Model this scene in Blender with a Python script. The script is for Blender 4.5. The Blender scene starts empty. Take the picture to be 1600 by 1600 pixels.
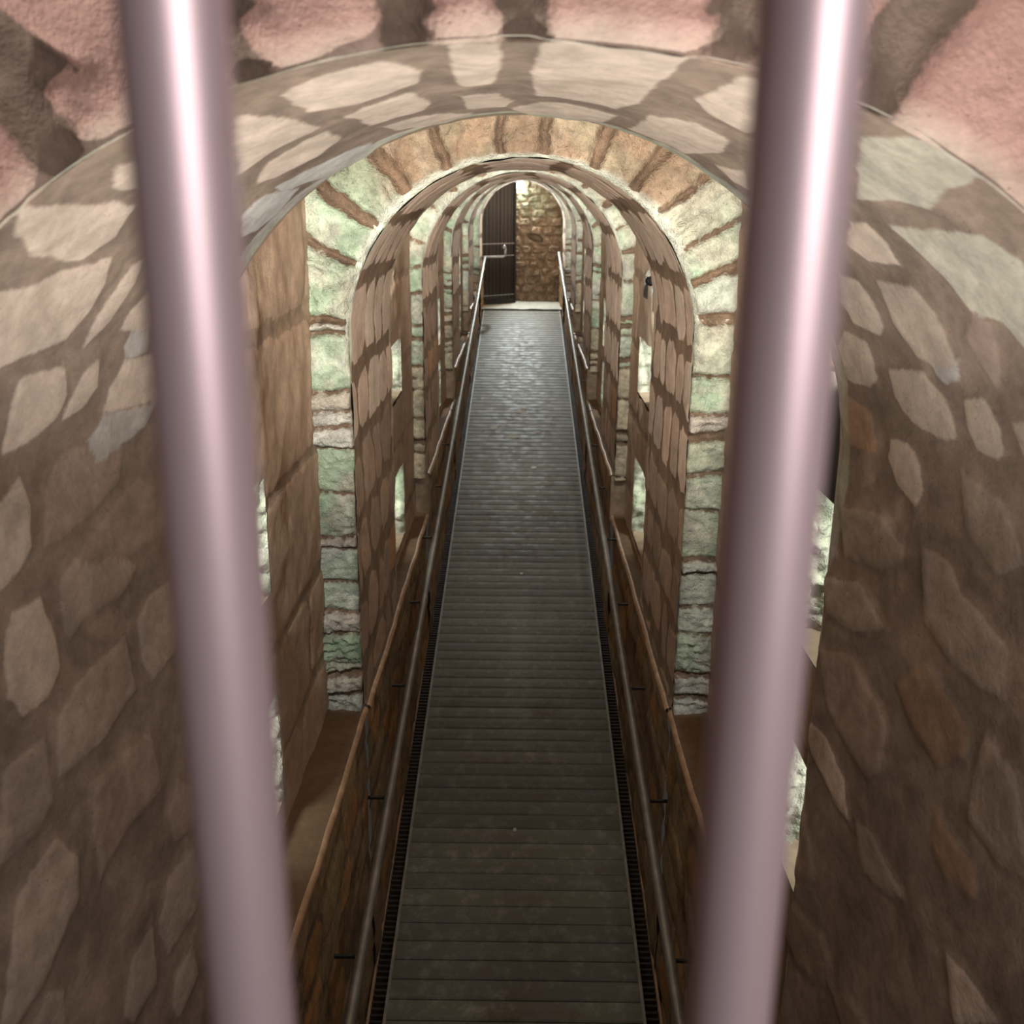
import bpy, math, random, json
import numpy as np
from mathutils import Vector, Matrix

rng = random.Random(7)
S = bpy.context.scene
C = S.collection

# ------------------------------------------------------------------ camera, world, lights, exposure
CAM_R = ((0.9999195, -0.01020113, 0.00754468), (0.01017111, 0.2889793, -0.95728131), (0.0075851, 0.95728099, 0.28905979))
cd = bpy.data.cameras.new('camera')
cam = bpy.data.objects.new('camera', cd)
C.objects.link(cam)
cam.matrix_world = Matrix(CAM_R).to_4x4()
cd.sensor_width = 36.0
cd.lens = 36.0
cd.clip_start = 0.01
cd.clip_end = 60
cd.dof.use_dof = True
cd.dof.focus_distance = 3.2
cd.dof.aperture_fstop = 6.0
S.camera = cam

w = bpy.data.worlds.new('world')
S.world = w
w.use_nodes = True
w.node_tree.nodes['Background'].inputs[0].default_value = (1.0, 0.86, 0.78, 1)
w.node_tree.nodes['Background'].inputs[1].default_value = 0.012
S.view_settings.view_transform = 'Standard'
S.view_settings.look = 'None'
S.view_settings.gamma = 1
S.view_settings.exposure = 1.38

def aim(o, target):
    d = Vector(target) - o.location
    o.rotation_euler = d.to_track_quat('-Z', 'Y').to_euler()

def area(name, loc, target, sx, sy, power, col, spread=180):
    l = bpy.data.lights.new(name, 'AREA')
    l.shape = 'RECTANGLE'; l.size = sx; l.size_y = sy
    l.energy = power; l.color = col; l.spread = math.radians(spread)
    o = bpy.data.objects.new(name, l); C.objects.link(o)
    o.location = loc; aim(o, target)
    return o

def spot(name, loc, target, power, col, angle=60, blend=0.15, r=0.02, parent=None):
    l = bpy.data.lights.new(name, 'SPOT')
    l.energy = power; l.color = col; l.spot_size = math.radians(angle); l.spot_blend = blend
    l.shadow_soft_size = r
    o = bpy.data.objects.new(name, l); C.objects.link(o)
    o.location = loc; aim(o, target)
    return o

COOL = (0.97, 1.0, 0.93)
# the visitor side: a ceiling lamp behind the bars and an added low fill light to brighten the crown
area('ceiling_lamp_light', (0.62, -0.75, 0.35), (0.0, 1.6, -0.35), 0.5, 0.9, 7.6, (1.0, 0.88, 0.84), 150)
spot('crown_fill', (0.0, 0.78, -1.5), (0.0, 1.62, 0.25), 58, (1.0, 0.93, 0.86), 74, 1.0, 0.12)

# ------------------------------------------------------------------ numbers of the gallery
SEG = [  # front Y, back Y, half width, crown z
    (1.22, 2.20, 0.70, 0.169),
    (4.13, 5.42, 0.69, 0.167),
    (7.08, 8.35, 0.675, 0.196),
    (10.00, 11.2, 0.67, 0.245),
    (12.95, 14.1, 0.66, 0.29),
    (15.75, 16.75, 0.64, 0.325),
]
LEDGE = [-2.17, -2.16, -1.86, -1.55, -1.27, -1.02]     # ledge height of each bay, bay k ends at ring k+1
REC = [0.84, 0.755, 0.745, 0.735, 0.73, 0.72]          # half width of the recess behind arch k
END_Y = 17.75
def floor_z(y):
    return -4.207 + 0.157 * min(y, 16.5)

# ------------------------------------------------------------------ helpers
def vnoise(x, y, z=0.0, seed=0):
    """smooth value noise, numpy arrays in, -1..1 out"""
    x = np.asarray(x, float); y = np.asarray(y, float); z = np.zeros_like(x) + z
    xi = np.floor(x).astype(np.int64); yi = np.floor(y).astype(np.int64); zi = np.floor(z).astype(np.int64)
    fx, fy, fz = x - xi, y - yi, z - zi
    fx = fx * fx * (3 - 2 * fx); fy = fy * fy * (3 - 2 * fy); fz = fz * fz * (3 - 2 * fz)
    def h(a, b, c):
        n = (a * 374761393 + b * 668265263 + c * 2147483647 + seed * 974634777) & 0xffffffff
        n = ((n ^ (n >> 13)) * 1274126177) & 0xffffffff
        n = n ^ (n >> 16)
        return (n & 0xffff) / 32767.5 - 1.0
    r = 0
    for dx in (0, 1):
        for dy in (0, 1):
            for dz in (0, 1):
                r = r + h(xi + dx, yi + dy, zi + dz) * (fx if dx else 1 - fx) * (fy if dy else 1 - fy) * (fz if dz else 1 - fz)
    return r

def fbm(x, y, z=0.0, o=4, seed=0, ridge=False):
    a, r, f = 1.0, 0, 1.0
    for i in range(o):
        n = vnoise(np.asarray(x) * f, np.asarray(y) * f, np.asarray(z) * f, seed + i * 17)
        if ridge: n = 1 - 2 * np.abs(n)
        r = r + a * n
        a *= 0.5; f *= 2.03
    return r / 1.9

def tag(o, label=None, cat=None, group=None, kind=None):
    if label: o['label'] = label
    if cat: o['category'] = cat
    if group: o['group'] = group
    if kind: o['kind'] = kind
    return o

def link(name, me, mat, parent=None):
    o = bpy.data.objects.new(name, me); C.objects.link(o)
    if mat: me.materials.append(mat)
    if parent: o.parent = parent
    return o

def empty(name, loc=(0, 0, 0)):
    o = bpy.data.objects.new(name, None); C.objects.link(o); o.location = loc
    o.empty_display_size = 0.1
    return o

def grid_mesh(name, P, attrs=None, keep=None, flip=False, smooth=True):
    """P: (n, m, 3) array of points; attrs: dict name -> (n,m) or (n,m,3)"""
    n, m = P.shape[:2]
    idx = np.arange(n * m).reshape(n, m)
    a, b, c, d = idx[:-1, :-1], idx[1:, :-1], idx[1:, 1:], idx[:-1, 1:]
    F = np.stack([a, d, c, b] if flip else [a, b, c, d], -1).reshape(-1, 4)
    if keep is not None: F = F[keep.reshape(-1)]
    me = bpy.data.meshes.new(name)
    me.vertices.add(n * m)
    me.vertices.foreach_set('co', P.reshape(-1).astype(np.float32))
    me.loops.add(F.size)
    me.loops.foreach_set('vertex_index', F.reshape(-1).astype(np.int32))
    me.polygons.add(len(F))
    me.polygons.foreach_set('loop_start', np.arange(0, F.size, 4, dtype=np.int32))
    me.polygons.foreach_set('loop_total', np.full(len(F), 4, dtype=np.int32))
    me.polygons.foreach_set('use_smooth', np.full(len(F), smooth))
    me.update(calc_edges=True)
    for k, v in (attrs or {}).items():
        if v.ndim == 3:
            at = me.attributes.new(k, 'FLOAT_COLOR', 'POINT')
            col = np.ones((n * m, 4), np.float32); col[:, :3] = v.reshape(-1, 3)
            at.data.foreach_set('color', col.reshape(-1))
        else:
            at = me.attributes.new(k, 'FLOAT', 'POINT')
            at.data.foreach_set('value', v.reshape(-1).astype(np.float32))
    me.validate()
    return me

class MB:
    """collects boxes, tubes and lathes into one mesh"""
    def __init__(s): s.v = []; s.f = []; s.c = []
    def quad(s, pts, c=(1, 1, 1)):
        i = len(s.v); s.v += [tuple(p) for p in pts]; s.f.append(tuple(range(i, i + len(pts)))); s.c += [c] * len(pts)
    def box(s, x0, x1, y0, y1, z0, z1, sl=0.0, c=(1, 1, 1)):
        """box whose z follows slope sl along y"""
        i = len(s.v)
        for y in (y0, y1):
            for x, z in ((x0, z0), (x1, z0), (x1, z1), (x0, z1)):
                s.v.append((x, y, z + sl * (y - y0)))
        s.c += [c] * 8
        for q in ((0, 1, 2, 3), (7, 6, 5, 4), (0, 4, 5, 1), (1, 5, 6, 2), (2, 6, 7, 3), (3, 7, 4, 0)):
            s.f.append(tuple(i + k for k in q))
    def tube(s, pts, r, n=16, cap=True, c=(1, 1, 1)):
        pts = [Vector(p) for p in pts]; i0 = len(s.v)
        up = Vector((0, 0, 1))
        rs = r if isinstance(r, (list, tuple)) else [r] * len(pts)
        for k, p in enumerate(pts):
            if k == 0: t = pts[1] - p
            elif k == len(pts) - 1: t = p - pts[k - 1]
            else: t = (pts[k + 1] - p).normalized() + (p - pts[k - 1]).normalized()
            t.normalize()
            u = up if abs(t.dot(up)) < 0.9 else Vector((1, 0, 0))
            a = t.cross(u).normalized(); b = a.cross(t).normalized()
            for q in range(n):
                an = 2 * math.pi * q / n
                s.v.append(tuple(p + (a * math.cos(an) + b * math.sin(an)) * rs[k]))
                s.c.append(c)
        for k in range(len(pts) - 1):
            for q in range(n):
                a0 = i0 + k * n + q; a1 = i0 + k * n + (q + 1) % n
                s.f.append((a0, a1, a1 + n, a0 + n))
        if cap:
            s.f.append(tuple(i0 + q for q in range(n))[::-1])
            e = i0 + (len(pts) - 1) * n
            s.f.append(tuple(e + q for q in range(n)))
    def build(s, name, mat, parent=None, smooth=False, bevel=0.0):
        me = bpy.data.meshes.new(name); me.from_pydata(s.v, [], s.f); me.update()
        at = me.attributes.new('kc', 'FLOAT_COLOR', 'POINT')
        at.data.foreach_set('color', np.array([(a, b, c, 1) for a, b, c in s.c], np.float32).reshape(-1))
        if smooth:
            for p in me.polygons: p.use_smooth = len(p.vertices) == 4
        o = link(name, me, mat, parent)
        if bevel:
            m = o.modifiers.new('bevel', 'BEVEL'); m.width = bevel; m.segments = 2
        return o

# ------------------------------------------------------------------ materials
def nm(name):
    m = bpy.data.materials.new(name); m.use_nodes = True
    nt = m.node_tree; return m, nt, nt.nodes['Principled BSDF']

def N(nt, t, **k):
    n = nt.nodes.new(t)
    for a, b in k.items(): setattr(n, a, b)
    return n

def noise(nt, scale, detail=5, rough=0.6, dist=0.0):
    n = N(nt, 'ShaderNodeTexNoise')
    n.inputs['Scale'].default_value = scale; n.inputs['Detail'].default_value = detail
    n.inputs['Roughness'].default_value = rough; n.inputs['Distortion'].default_value = dist
    tc = N(nt, 'ShaderNodeTexCoord'); nt.links.new(tc.outputs['Object'], n.inputs['Vector'])
    return n.outputs['Fac']

def mathn(nt, op, a, b=None, c=None, clamp=False):
    n = N(nt, 'ShaderNodeMath', operation=op, use_clamp=clamp)
    for i, v in enumerate((a, b, c)):
        if v is None: continue
        if isinstance(v, (int, float)): n.inputs[i].default_value = v
        else: nt.links.new(v, n.inputs[i])
    return n.outputs[0]

def maprange(nt, v, a, b, c=0.0, d=1.0, smooth=True):
    n = N(nt, 'ShaderNodeMapRange')
    if smooth: n.interpolation_type = 'SMOOTHSTEP'
    nt.links.new(v, n.inputs['Value'])
    for k, x in (('From Min', a), ('From Max', b), ('To Min', c), ('To Max', d)): n.inputs[k].default_value = x
    return n.outputs['Result']

def mix(nt, f, a, b, mode='MIX'):
    n = N(nt, 'ShaderNodeMix', data_type='RGBA', blend_type=mode)
    for s, v in ((0, f), (6, a), (7, b)):
        if isinstance(v, (int, float)): n.inputs[s].default_value = v
        elif isinstance(v, tuple): n.inputs[s].default_value = (*v, 1)
        else: nt.links.new(v, n.inputs[s])
    return n.outputs[2]

def attr(nt, name, out):
    n = N(nt, 'ShaderNodeAttribute', attribute_name=name); return n.outputs[out]

def bump(nt, b, h, strength, dist, prev=None):
    n = N(nt, 'ShaderNodeBump'); n.inputs['Strength'].default_value = strength; n.inputs['Distance'].default_value = dist
    nt.links.new(h, n.inputs['Height'])
    if prev is not None: nt.links.new(prev, n.inputs['Normal'])
    if b is not None: nt.links.new(n.outputs[0], b.inputs['Normal'])
    return n.outputs[0]

def masonry_mat(name, mortar, mottle=0.35, edge=0.012, fine=55, bumpd=0.004, pits=0.5, grime=0.35):
    """stone colour comes from the mesh ('kc'), mortar fills where 'sd' is below zero"""
    m, nt, b = nm(name)
    sd = attr(nt, 'sd', 'Fac'); kc = attr(nt, 'kc', 'Color')
    n1 = noise(nt, 30, 4, 0.65); n2 = noise(nt, 6, 6, 0.6, 0.4); n3 = noise(nt, 120, 3, 0.7)
    w_ = mathn(nt, 'MULTIPLY_ADD', mathn(nt, 'SUBTRACT', n1, 0.5), edge * 1.6, sd)
    mask = maprange(nt, w_, -0.004, 0.005)
    mcol = mix(nt, maprange(nt, n2, 0.3, 0.72), mortar, tuple(c * 1.35 for c in mortar))
    col = mix(nt, mask, mcol, kc)
    dark = maprange(nt, n2, 0.2, 0.85, 1 - mottle, 1 + mottle * 0.6)
    col = mix(nt, 1.0, col, N_val(nt, dark), 'MULTIPLY')
    md = maprange(nt, noise(nt, 20, 9, 0.78, 0.3), 0.33, 0.68, 1 - mottle * 0.8, 1 + mottle * 0.45)
    col = mix(nt, 1.0, col, N_val(nt, md), 'MULTIPLY')
    # grime: soft brown washes and darker runs
    gr = mathn(nt, 'MULTIPLY', maprange(nt, noise(nt, 2.6, 8, 0.72, 0.8), 0.5, 0.72), grime)
    col = mix(nt, gr, col, (0.10, 0.065, 0.04))
    # little pits and specks
    v = N(nt, 'ShaderNodeTexVoronoi'); v.inputs['Scale'].default_value = fine
    tc = N(nt, 'ShaderNodeTexCoord'); nt.links.new(tc.outputs['Object'], v.inputs['Vector'])
    pit = maprange(nt, v.outputs['Distance'], 0.06, 0.16)
    sel = maprange(nt, noise(nt, 9, 2), 0.52, 0.6)
    pitf = mathn(nt, 'MULTIPLY', mathn(nt, 'SUBTRACT', 1.0, pit), mathn(nt, 'MULTIPLY', sel, pits))
    col = mix(nt, pitf, col, (0.035, 0.024, 0.016))
    nt.links.new(col, b.inputs['Base Color'])
    b.inputs['Roughness'].default_value = 0.82
    b.inputs['Specular IOR Level'].default_value = 0.25
    h = mathn(nt, 'MULTIPLY_ADD', n3, 0.6, mathn(nt, 'ADD', n1, mathn(nt, 'MULTIPLY', pitf, -1.0)))
    bump(nt, b, h, 0.6, bumpd)
    return m

def N_val(nt, v):
    n = N(nt, 'ShaderNodeCombineColor')
    for i in range(3): nt.links.new(v, n.inputs[i])
    return n.outputs[0]

def flat_mat(name, col, rough=0.6, metal=0.0, mott=0.2, sc=20, bumpd=0.001, spec=0.5):
    m, nt, b = nm(name)
    n1 = noise(nt, sc, 5, 0.6)
    f = maprange(nt, n1, 0.25, 0.75, 1 - mott, 1 + mott)
    nt.links.new(mix(nt, 1.0, col, N_val(nt, f), 'MULTIPLY'), b.inputs['Base Color'])
    b.inputs['Roughness'].default_value = rough; b.inputs['Metallic'].default_value = metal
    b.inputs['Specular IOR Level'].default_value = spec
    if bumpd: bump(nt, b, n1, 0.5, bumpd)
    return m

BEIGE = (0.72, 0.61, 0.51); MORTAR = (0.28, 0.22, 0.175); PINK = (0.68, 0.43, 0.37)
BROWN = (0.25, 0.17, 0.105); GREEN = (0.47, 0.55, 0.39); PALE = (0.70, 0.68, 0.62); RUST = (0.42, 0.2, 0.09)
M_near = masonry_mat('near_vault_stone', MORTAR, 0.26, 0.012, 70, 0.003)
M_vault = masonry_mat('vault_stone', (0.22, 0.155, 0.105), 0.2, 0.012, 60, 0.004)
M_ring = masonry_mat('voussoir_stone', (0.15, 0.10, 0.065), 0.42, 0.025, 45, 0.03, 0.6)
M_front = masonry_mat('pink_front_stone', (0.22, 0.17, 0.135), 0.20, 0.02, 60, 0.006, 0.3)
M_low = masonry_mat('low_wall_stone', (0.20, 0.13, 0.07), 0.4, 0.03, 40, 0.006)
M_rec = masonry_mat('recess_stone', (0.26, 0.19, 0.135), 0.2, 0.02, 60, 0.003, 0.6, 0.25)
M_rock = masonry_mat('rough_rock', (0.21, 0.14, 0.085), 0.4, 0.02, 30, 0.02, 0.5)
M_ledge = flat_mat('worn_ledge_stone', (0.42, 0.27, 0.16), 0.45, 0, 0.3, 12, 0.003)
M_metal = flat_mat('galvanised_steel', (0.32, 0.32, 0.30), 0.5, 0.7, 0.2, 10, 0)
M_black = flat_mat('black_iron', (0.02, 0.018, 0.016), 0.5, 0.3, 0.2, 20, 0)
M_bar = flat_mat('painted_bar_metal', (0.44, 0.36, 0.395), 0.45, 0.6, 0.03, 3, 0, 0.5)
M_drain = flat_mat('dark_drain_iron', (0.035, 0.026, 0.018), 0.55, 0.2, 0.5, 30, 0.001)
M_door = flat_mat('dark_door_wood', (0.016, 0.012, 0.011), 0.3, 0, 0.4, 30, 0.002)
SPOT_W = [32, 25, 22, 20, 19]
STRIP_W = [2.4, 2.4, 2.4, 2.4, 2.4]
FILL_W = [66, 38, 26, 22, 20]
WARM = (1.0, 0.9, 0.8)
END_LAMP = 27
NEAR_STONES=[[1,0,[[1.216,-0.584],[1.428,-0.56],[1.492,-0.564],[1.506,-0.587],[1.526,-0.622],[1.488,-0.666],[1.447,-0.666],[1.333,-0.653],[1.254,-0.62]]],[1,0,[[1.274,-0.731],[1.334,-0.71],[1.395,-0.7],[1.491,-0.674],[1.567,-0.662],[1.61,-0.713],[1.616,-0.754],[1.586,-0.8],[1.51,-0.812],[1.432,-0.826],[1.356,-0.84]]],[1,0,[[1.687,-0.661],[1.714,-0.711],[1.707,-0.776],[1.649,-0.823],[1.647,-0.792],[1.651,-0.765],[1.661,-0.71],[1.667,-0.674]]],[0.95,0,[[1.777,-0.72],[1.879,-0.746],[1.932,-0.794],[1.862,-0.798],[1.848,-0.808],[1.749,-0.798],[1.762,-0.754]]],[0.95,0,[[1.569,-0.84],[1.617,-0.849],[1.65,-0.895],[1.638,-0.927],[1.577,-0.95],[1.488,-0.958],[1.49,-0.925],[1.489,-0.866],[1.492,-0.849]]],[0.95,0,[[1.72,-0.844],[1.742,-0.892],[1.708,-0.923],[1.645,-0.936],[1.661,-0.9],[1.68,-0.864]]],[0.95,0,[[1.983,-0.85],[2.026,-0.958],[1.98,-0.947],[1.89,-0.951],[1.776,-0.942],[1.79,-0.894],[1.82,-0.854]]],[0.9,0,[[1.495,-1.026],[1.553,-0.994],[1.578,-1.047],[1.564,-1.11],[1.518,-1.143],[1.474,-1.153],[1.424,-1.108],[1.436,-1.023]]],[0.8,0,[[1.566,-1.2],[1.596,-1.282],[1.59,-1.337],[1.547,-1.368],[1.484,-1.372],[1.458,-1.323],[1.464,-1.253],[1.497,-1.196]]],[0.5,2,[[1.71,-0.986],[1.653,-0.99],[1.621,-1.04],[1.594,-1.12],[1.654,-1.123],[1.75,-1.105],[1.846,-1.074],[1.866,-1.014]]],[0.45,0,[[1.988,-1.329],[2.017,-1.454],[1.985,-1.485],[1.897,-1.508],[1.861,-1.447],[1.856,-1.356],[1.918,-1.326]]],[0.4,0,[[1.621,-1.191],[1.622,-1.289],[1.634,-1.302],[1.683,-1.283],[1.828,-1.291],[1.878,-1.256],[1.806,-1.198],[1.684,-1.168]]],[0.45,0,[[1.812,-1.372],[1.829,-1.493],[1.7,-1.526],[1.546,-1.522],[1.561,-1.413],[1.664,-1.372]]],[0.45,2,[[1.864,-1.611],[1.873,-1.746],[1.737,-1.75],[1.625,-1.795],[1.622,-1.673],[1.648,-1.584]]],[0.5,2,[[1.944,-1.764],[2.014,-1.834],[2.011,-1.92],[1.907,-1.9],[1.895,-1.822]]],[0.6,0,[[1.518,-1.62],[1.571,-1.696],[1.562,-1.778],[1.437,-1.852],[1.362,-1.87],[1.326,-1.836],[1.405,-1.669],[1.441,-1.647]]],[0.4,0,[[1.99,-1.964],[2.011,-2.083],[1.973,-2.13],[1.837,-2.132],[1.816,-2.043],[1.869,-1.962]]],[0.45,0,[[1.798,-2.02],[1.783,-2.157],[1.686,-2.175],[1.65,-2.127],[1.702,-2.039]]],[0.45,0,[[1.947,-2.2],[1.961,-2.289],[1.856,-2.319],[1.826,-2.269],[1.865,-2.206]]],[0.35,0,[[1.414,-1.432],[1.527,-1.426],[1.525,-1.552],[1.485,-1.581],[1.381,-1.583]]],[0.4,0,[[1.44,-1.872],[1.489,-1.916],[1.482,-1.997],[1.392,-1.911]]],[0.35,2,[[1.707,-1.152],[1.912,-1.084],[1.969,-1.118],[1.962,-1.224],[1.823,-1.229],[1.678,-1.196]]],[1,0,[[1.738,0.568],[1.683,0.576],[1.67,0.616],[1.69,0.656],[1.802,0.651],[1.833,0.612]]],[0.9,0,[[1.956,0.675],[1.905,0.694],[1.888,0.733],[1.889,0.785],[1.926,0.804],[2.029,0.789],[2.038,0.739]]],[0.9,0,[[2.078,0.808],[1.995,0.826],[1.996,0.898],[2.037,0.925],[2.156,0.919],[2.15,0.846]]],[0.7,0,[[1.822,0.688],[1.698,0.698],[1.669,0.744],[1.668,0.806],[1.668,0.838],[1.726,0.856],[1.809,0.832],[1.844,0.777]]],[0.8,0,[[1.942,0.869],[1.806,0.857],[1.74,0.902],[1.72,0.962],[1.775,0.973],[1.883,0.963],[1.937,0.927]]],[0.8,0,[[1.684,0.894],[1.622,0.881],[1.594,0.914],[1.587,0.956],[1.602,0.971],[1.663,0.971],[1.691,0.934]]],[0.95,0,[[1.974,1.012],[1.908,1.003],[1.854,1.032],[1.836,1.079],[1.861,1.11],[1.928,1.093],[1.984,1.051]]],[0.6,3,[[2.231,0.973],[2.155,0.957],[2.05,0.974],[2.023,1.055],[2.162,1.062]]],[0.55,0,[[1.56,0.909],[1.522,0.898],[1.47,0.929],[1.478,0.966],[1.538,0.953]]],[0.5,2,[[1.542,0.735],[1.51,0.751],[1.537,0.824],[1.573,0.864],[1.591,0.826],[1.605,0.781]]],[1,0,[[2.246,1.752],[2.121,1.741],[2.017,1.788],[1.975,1.874],[2.04,1.874],[2.19,1.817]]],[0.9,0,[[1.569,1.874],[1.517,1.865],[1.403,1.88],[1.514,1.986]]],[0.4,0,[[1.557,1.421],[1.472,1.444],[1.378,1.587],[1.468,1.616],[1.564,1.595],[1.571,1.493]]],[0.45,0,[[1.827,1.176],[1.739,1.17],[1.675,1.214],[1.534,1.256],[1.536,1.342],[1.59,1.354],[1.698,1.341],[1.782,1.312]]],[0.45,2,[[2.188,1.554],[2.042,1.5],[1.873,1.571],[1.871,1.685],[1.923,1.73],[2.113,1.687]]],[0.4,0,[[1.947,1.849],[1.863,1.826],[1.731,1.884],[1.791,1.923],[1.901,1.942]]],[0.4,3,[[1.663,1.648],[1.521,1.665],[1.515,1.723],[1.601,1.741],[1.666,1.711]]],[0.35,3,[[1.861,1.477],[1.765,1.384],[1.603,1.435],[1.607,1.493],[1.684,1.56],[1.771,1.54]]],[0.4,0,[[2.212,1.383],[2.041,1.333],[1.917,1.382],[2.053,1.452],[2.178,1.459]]],[0.35,0,[[1.725,1.01],[1.577,1.035],[1.53,1.107],[1.588,1.15],[1.696,1.097]]],[0.35,0,[[2.176,1.204],[1.98,1.16],[1.865,1.214],[1.954,1.273],[2.121,1.305]]],[1,1,[[1.607,0.579],[1.527,0.592],[1.362,0.611],[1.319,0.65],[1.43,0.835],[1.478,0.749],[1.548,0.735],[1.563,0.679],[1.591,0.622]]],[0.95,1,[[1.348,0.419],[1.238,0.437],[1.222,0.477],[1.224,0.519],[1.345,0.536],[1.426,0.566],[1.498,0.538],[1.629,0.524]]],[1,0,[[1.365,-0.302],[1.297,-0.247],[1.273,-0.161],[1.404,-0.133],[1.52,-0.149],[1.594,-0.242],[1.533,-0.306]]],[1,0,[[1.243,-0.085],[1.242,-0.028],[1.417,-0.028],[1.63,-0.046],[1.616,-0.093],[1.449,-0.097]]],[1,0,[[1.217,0.021],[1.187,0.181],[1.382,0.184],[1.711,0.181],[1.856,0.154],[1.775,0.014],[1.484,0.009]]],[1,0,[[1.56,0.243],[1.251,0.249],[1.258,0.284],[1.524,0.353],[1.646,0.343],[1.626,0.279]]],[1,0,[[1.653,-0.277],[1.602,-0.167],[1.78,-0.149],[1.878,-0.175],[1.871,-0.265]]],[1,0,[[1.77,-0.102],[1.739,-0.044],[1.906,-0.015],[2.037,-0.034],[1.994,-0.103]]],[1,0,[[1.938,-0.254],[1.954,-0.183],[2.107,-0.091],[2.214,-0.155],[2.078,-0.246]]],[1,0,[[2.066,-0.028],[1.923,0.046],[1.954,0.163],[2.128,0.159],[2.295,0.043]]],[1,0,[[2.118,0.207],[1.806,0.209],[1.728,0.278],[1.765,0.338],[1.905,0.355],[2.125,0.327]]],[1,0,[[2.062,0.378],[1.938,0.409],[2.058,0.456],[2.087,0.429]]],[1,0,[[1.387,-0.37],[1.494,-0.334],[1.673,-0.317],[1.683,-0.362],[1.703,-0.469]]],[1,0,[[1.845,-0.484],[1.776,-0.447],[1.752,-0.323],[1.881,-0.321],[1.924,-0.374],[1.889,-0.458]]],[0.95,4,[[1.948,-0.478],[2.01,-0.395],[2.082,-0.3],[2.236,-0.319],[2.18,-0.408],[2.017,-0.486]]],[1,4,[[2.042,-0.605],[1.941,-0.553],[1.934,-0.502],[2.093,-0.464],[2.141,-0.532],[2.099,-0.59]]],[0.95,0,[[1.307,-0.505],[1.336,-0.488],[1.396,-0.487],[1.473,-0.523],[1.388,-0.544]]],[0.7,4,[[1.776,-0.947],[1.966,-0.955],[1.937,-0.993],[1.855,-1.018],[1.765,-1.066],[1.73,-1.036],[1.742,-0.985]]],[0.7,4,[[1.762,0.838],[1.658,0.822],[1.675,0.855],[1.729,0.873],[1.753,0.86]]],[0.75,4,[[1.796,-0.803],[1.868,-0.802],[1.895,-0.847],[1.835,-0.856],[1.795,-0.832]]]]
FRONT_JOINTS=[[[-0.574,0.176],[-0.539,0.126],[-0.531,0.1],[-0.508,0.083],[-0.502,0.056],[-0.523,0.015],[-0.554,0.032],[-0.577,0.076],[-0.598,0.109]],[[-0.343,0.214],[-0.32,0.214],[-0.308,0.176],[-0.278,0.144],[-0.279,0.121],[-0.318,0.121],[-0.341,0.157]],[[-0.154,0.215],[-0.114,0.216],[-0.11,0.178],[-0.098,0.16],[-0.151,0.15],[-0.159,0.177]],[[-0.026,0.216],[0.019,0.216],[0.025,0.172],[0.018,0.162],[-0.021,0.162]],[[0.214,0.218],[0.255,0.218],[0.26,0.154],[0.243,0.151],[0.193,0.159],[0.213,0.18]],[[0.399,0.219],[0.492,0.219],[0.46,0.175],[0.43,0.129],[0.41,0.093],[0.378,0.096],[0.365,0.148]]]

# ------------------------------------------------------------------ masonry patterns
def poly_sd(px, py, poly):
    """signed distance, positive inside"""
    P = np.array(poly, float); n = len(P)
    d2 = np.full(px.shape, 1e9); ins = np.zeros(px.shape, bool)
    for i in range(n):
        a = P[i]; b = P[(i + 1) % n]
        ex, ey = b - a; wx, wy = px - a[0], py - a[1]
        t = np.clip((wx * ex + wy * ey) / (ex * ex + ey * ey + 1e-12), 0, 1)
        d2 = np.minimum(d2, (wx - ex * t) ** 2 + (wy - ey * t) ** 2)
        c = ((a[1] > py) != (b[1] > py)) & (px < (b[0] - a[0]) * (py - a[1]) / (b[1] - a[1] + 1e-12) + a[0])
        ins ^= c
    return np.where(ins, 1, -1) * np.sqrt(d2)

def stone_fields(Y, Sg, stones, warp=0.006, wf=9.0, seed=0, base=-0.05):
    """stones: list (colour, polygon in (Y, s)) -> sd, colour"""
    wy = Y + warp * fbm(Y * wf, Sg * wf, 3.1, 3, seed)
    ws = Sg + warp * fbm(Y * wf, Sg * wf, 9.7, 3, seed + 5)
    sd = np.full(Y.shape, base); col = np.zeros(Y.shape + (3,)) + 0.4
    for c, poly in stones:
        q = np.array(poly); y0, s0 = q.min(0) - 0.06; y1, s1 = q.max(0) + 0.06
        m = (wy > y0) & (wy < y1) & (ws > s0) & (ws < s1)
        if not m.any(): continue
        d = poly_sd(wy[m], ws[m], poly)
        cur = sd[m]; cc = col[m]
        up = d > cur
        cur[up] = d[up]; cc[up] = c
        sd[m] = cur; col[m] = cc
    return sd, col

def rounded(y0, y1, s0, s1, r, cut=0.3, jit=0.012, slant=0.0):
    h = s1 - s0; l = y1 - y0; k = min(h, l) * cut
    pts = [(y0 + k * r.uniform(.5, 1.1), s0), (y1 - k * r.uniform(.5, 1.1), s0), (y1, s0 + k * r.uniform(.5, 1.1)),
           (y1, s1 - k * r.uniform(.5, 1.1)), (y1 - k * r.uniform(.5, 1.1), s1), (y0 + k * r.uniform(.5, 1.1), s1),
           (y0, s1 - k * r.uniform(.5, 1.1)), (y0, s0 + k * r.uniform(.5, 1.1))]
    return [(a + r.uniform(-jit, jit) + slant * (b - s0), b + r.uniform(-jit, jit)) for a, b in pts]

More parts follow.
